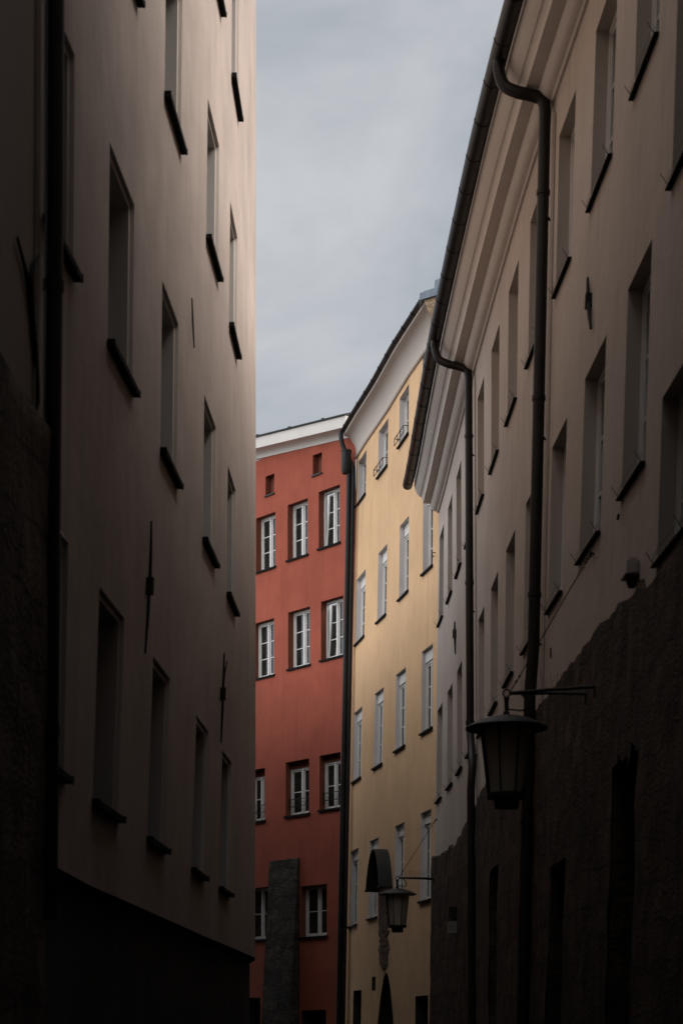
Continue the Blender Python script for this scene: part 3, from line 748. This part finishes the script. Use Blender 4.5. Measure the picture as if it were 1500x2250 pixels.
for h in small:
    s0, s1, z0, z1 = h; bm = bmesh.new()
    wbox(bm, WRd, s0-.01, s1+.01, z0-.01, z1+.01, -.24, -.17); v_ = build('shutter', bm, 'red_reveal', red)
    bm = bmesh.new(); r0 = [bm.verts.new(WRd.P(s, z, 0)) for s, z in ((s0, z0), (s0, z1), (s1, z1), (s1, z0))]; r1_ = [bm.verts.new(WRd.P(s, z, -.18)) for s, z in ((s0, z0), (s0, z1), (s1, z1), (s1, z0))]
    for k in range(4): bm.faces.new([r0[k], r0[(k+1) % 4], r1_[(k+1) % 4], r1_[k]])
    build('reveal', bm, 'red_reveal', v_)
    bm = bmesh.new(); wbox(bm, WRd, s0-.02, s1+.02, z0-.03, z0+.004, -.1, .04); build('sill', bm, 'black', v_)
plain_door(red, WRd, lowwin); plain_door(red, WRd, lowdoor)
# cornice: white cove and fascia, sinking a little towards the yellow house
sl0, zl0 = WRd.un(560, 1010); sr0, zr0 = WRd.un(751.5, 965.5)
zf = lambda s: (s-sr0)/(sl0-sr0)*(zl0-zr0)
zc = zr0
prof = [(-.05, zc), (.02, zc)]+[(.02+.26*(1-math.cos(R(a))), zc+.0+.16*math.sin(R(a))) for a in (20, 40, 60, 90)]+[(.30, zc+.165), (.305, zc+.43), (-.05, zc+.43)]
build('cornice', sweep(WRd, .02, WRd.len, prof, ds=.6, zf=zf), 'cornice_white', red, smooth=True, angle=30)
bm = sweep(WRd, .02, WRd.len, [(.345, zc+.435), (.35, zc+.465), (-4, zc+2.1), (-4, zc+1.9), (-.05, zc+.435)], ds=1., zf=zf)
s = .9
while s < WRd.len: wbox(bm, WRd, s-.04, s+.04, zc+.466+zf(s), zc+.51+zf(s), .24, .30); s += 1.3
build('roof', bm, 'black', red)
# hopper and pipe
hp = WY.P(.15, (HY-1016)/F*42.3*K2, .27)
bm = bmesh.new(); r_ = 11.0/F*hp.y; hh = 24/F*hp.y
lathe(bm, [(0, -hh), (r_*.8, -hh), (r_, -hh+.05), (r_, hh), (r_+.012, hh), (r_+.012, hh+.03), (0, hh+.03)], hp, 24)
build('rain_hopper', bm, 'black', red, smooth=True, angle=40)
bm = bmesh.new(); pts = []
pts = [WY.P(.17, z, .205) for z in lin((HY-1035)/F*42.3*K2, -EYE, .6)]
tube(bm, pts, .056, 12)
build('downpipe', bm, 'black', red, smooth=True, angle=40)
# sloping stone buttress
bm = bmesh.new(); cs_ = []
sa, za = WRd.un(595.5, 1893); sb, zb = WRd.un(658, 1886); s_lo, s_hi = sorted((sa, sb)); ztop = (za+zb)/2
nz = 40; ns = 12; V = {}
for j in range(nz+1):
    z = -EYE-.1+(ztop+EYE+.1)*j/nz
    for i in range(ns+1):
        s = s_lo+(s_hi-s_lo)*i/ns
        o = .05+(ztop-z)*.062; jag = .02*noise.noise(Vector((s*4, z*4, 1)))+.012*noise.noise(Vector((s*11, z*11, 5)))
        zz_ = z+(.03*noise.noise(Vector((s*5, 0, 3))) if j == nz else 0)
        ss = s+((.025*noise.noise(Vector((0, z*3, 8)))) if i in (0, ns) else 0)
        V[i, j] = bm.verts.new(WRd.P(ss, zz_, o+jag))
for i in range(ns):
    for j in range(nz): bm.faces.new([V[i, j], V[i+1, j], V[i+1, j+1], V[i, j+1]])
for i in (0, ns):
    for j in range(nz):
        p = [V[i, j], V[i, j+1]]; s = s_lo if i == 0 else s_hi
        bm.faces.new(p+[bm.verts.new(WRd.P(s, -EYE-.1+(ztop+EYE+.1)*(j+1)/nz, -.02)), bm.verts.new(WRd.P(s, -EYE-.1+(ztop+EYE+.1)*j/nz, -.02))])
for i in range(ns):
    s, s2_ = s_lo+(s_hi-s_lo)*i/ns, s_lo+(s_hi-s_lo)*(i+1)/ns
    bm.faces.new([V[i, nz], V[i+1, nz], bm.verts.new(WRd.P(s2_, ztop+.02, -.02)), bm.verts.new(WRd.P(s, ztop+.02, -.02))])
build('buttress', bm, 'buttress', red, smooth=True, angle=50)

# ------------------------------------------------------------------ street lanterns on brackets
def lantern(label, c, wl, anchors, stay):
    """c: centre of the cap rim; anchors: where the two arm bars meet the wall; stay: hook of the stay cable"""
    c = Vector(c); t = thing('street_lantern', label, 'lantern', c-Vector((0, 0, .75)), 'bracket lanterns over the lane')
    rr = .375; ringz = .315
    bm = bmesh.new()
    lathe(bm, [(0, .115), (.06, .112), (.14, .098), (.24, .066), (.32, .03), (.365, .006), (rr, -.004), (rr-.004, -.012), (.33, -.004), (.22, .03), (.10, .05), (0, .055)], c, 48)
    build('cap', bm, 'copper', t, smooth=True, angle=50)
    bm = bmesh.new(); lathe(bm, [(.225, .02), (.155, -.60), (.152, -.60), (.222, .02)], c, 48); build('glass', bm, 'lantern', t, smooth=True, angle=50)
    bm = bmesh.new(); lathe(bm, [(0, -.03), (.04, -.03), (.045, -.2), (.05, -.4), (.03, -.5), (0, -.5)], c, 16); build('bulb', bm, 'grey_plastic', t, smooth=True, angle=50)
    for k in range(8):
        a = R(22.5+45*k); bm = bmesh.new()
        rad = .0075 if k != 3 else .013
        tube(bm, [c+Vector((.245*math.cos(a), .245*math.sin(a), .03)), c+Vector((.168*math.cos(a), .168*math.sin(a), -.62))], rad, 6)
        build('rod', bm, 'black', t)
    bm = bmesh.new(); lathe(bm, [(0, -.60), (.178, -.60), (.182, -.615), (.178, -.645), (.13, -.65), (.115, -.66), (.11, -.735), (0, -.74)], c, 32); build('base', bm, 'black', t, smooth=True, angle=40)
    bm = bmesh.new()
    lathe(bm, [(0, .10), (.03, .11), (.032, .135), (.020, .15), (.020, .255), (.026, .26), (.026, .275), (.012, .285), (0, .285)], c, 16)
    ring = [c+Vector((.032*math.cos(R(a)), 0, ringz+.035*math.sin(R(a)))) for a in range(0, 361, 20)]
    tube(bm, ring, .008, 6); build('hanger', bm, 'black', t, smooth=True, angle=50)
    bm = bmesh.new(); h = c+Vector((.03, 0, ringz))
    for k, a in enumerate(anchors):
        a = Vector(a); tube(bm, [h, h.lerp(a, .5)+Vector((0, 0, .004)), a], .017, 8)
        dn = (a-h).normalized(); tube(bm, [a-dn*.02, a-dn*.02-Vector((0, 0, .10))], .015, 6)
    build('arm', bm, 'black', t)
    st = Vector(stay); bm = bmesh.new(); h2 = h+Vector((.01, 0, .02))
    tube(bm, [h2, st], .0055, 5)
    for f_ in (.06, .10, .93, .955): p = h2.lerp(st, f_); q = h2.lerp(st, f_+.016); tube(bm, [p, p.lerp(q, .5), q], [.006, .016, .006], 6)
    u = (st-h2).normalized()
    tube(bm, [st+Vector((0, .03*math.cos(R(a)), .03*math.sin(R(a)))) for a in range(0, 361, 30)], .008, 6)
    tube(bm, [st, st+Vector((.09, 0, .01))], .009, 6)
    build('stay_cable', bm, 'iron', t)
    bm = bmesh.new(); arm = Vector(anchors[0])-h
    tube(bm, spline([h+arm*.13+Vector((0, 0, -.01)), h+arm*.19+Vector((0, 0, -.07)), h+arm*.21+Vector((0, 0, -.13)), h+arm*.15+Vector((0, 0, -.165)), c+Vector((.05, 0, .165)), c+Vector((.0, 0, .17))], 5), .009, 6)
    build('power_cable', bm, 'black', t)
    bm = bmesh.new(); rnd = random.Random(3)
    for k in range(30):
        p = h+arm*(.15+.8*k/29)+Vector((0, 0, .015))
        tube(bm, [p, p+Vector((rnd.uniform(-.035, .035), rnd.uniform(-.06, .06), rnd.uniform(.10, .15)))], .0016, 4)
    build('bird_spike', bm, 'iron', t)
    return t
d1 = 16.6; c1 = ray(1112, 1599, d1)
aA = WR.P(*WR.un(1311, 1508, .05), .05); aB = WR.P(*WR.un(1291, 1524, .05), .05)
lantern('large bracket lantern in front of the cream house, the nearer of the two', c1, WR, [aA, aB], WR.P(*WR.un(1304, 1217), .03))
d2 = 35.15; c2 = ray(872.5, 1965, d2)
aA = WR.P(*WR.un(955, 1930, .05), .05); aB = WR.P(*WR.un(953, 1932, .05), .05)
lantern('small bracket lantern in front of the yellow house beside the shrine hood', c2, WR, [aA, aB], WR.P(*WR.un(960, 1801), .03))

# ------------------------------------------------------------------ small fittings on the cream house
s, z = WR.un(1400, 1258); cam_o = WR.P(s, z, .06)
sec = thing('security_camera', 'small pale box camera with dome on the cream wall above the stone', 'camera', cam_o)
bm = bmesh.new(); wbox(bm, WR, s-.07, s+.07, z-.03, z+.11, .0, .10); bmesh.ops.bevel(bm, geom=bm.edges[:], offset=.018, segments=2, affect='EDGES'); build('housing', bm, 'pale_reveal', sec)
bm = bmesh.new(); wbox(bm, WR, s-.085, s+.085, z-.05, z-.031, .0, .12); build('bracket', bm, 'black', sec)
bm = bmesh.new(); lathe(bm, [(0, -.13), (.025, -.125), (.04, -.10), (.045, -.05), (0, -.05)], WR.P(s, z, .05), 16); build('dome', bm, 'glass', sec, smooth=True, angle=50)
s, z = WR.un(1002, 2022, .07)
mb = thing('wall_lamp', 'small two-part box lamp on the dark stone base of the cream house', 'lamp', WR.P(s, z, .1))
bm = bmesh.new(); wbox(bm, WR, s-.07, s+.07, z+.04, z+.22, .06, .2); build('upper_box', bm, 'copper', mb)
bm = bmesh.new(); wbox(bm, WR, s-.075, s+.075, z-.22, z-.02, .06, .22); build('lower_box', bm, 'grey_plastic', mb)
bm = bmesh.new(); wbox(bm, WR, s-.05, s+.05, z-.021, z+.041, .06, .15); build('bracket', bm, 'black', mb)
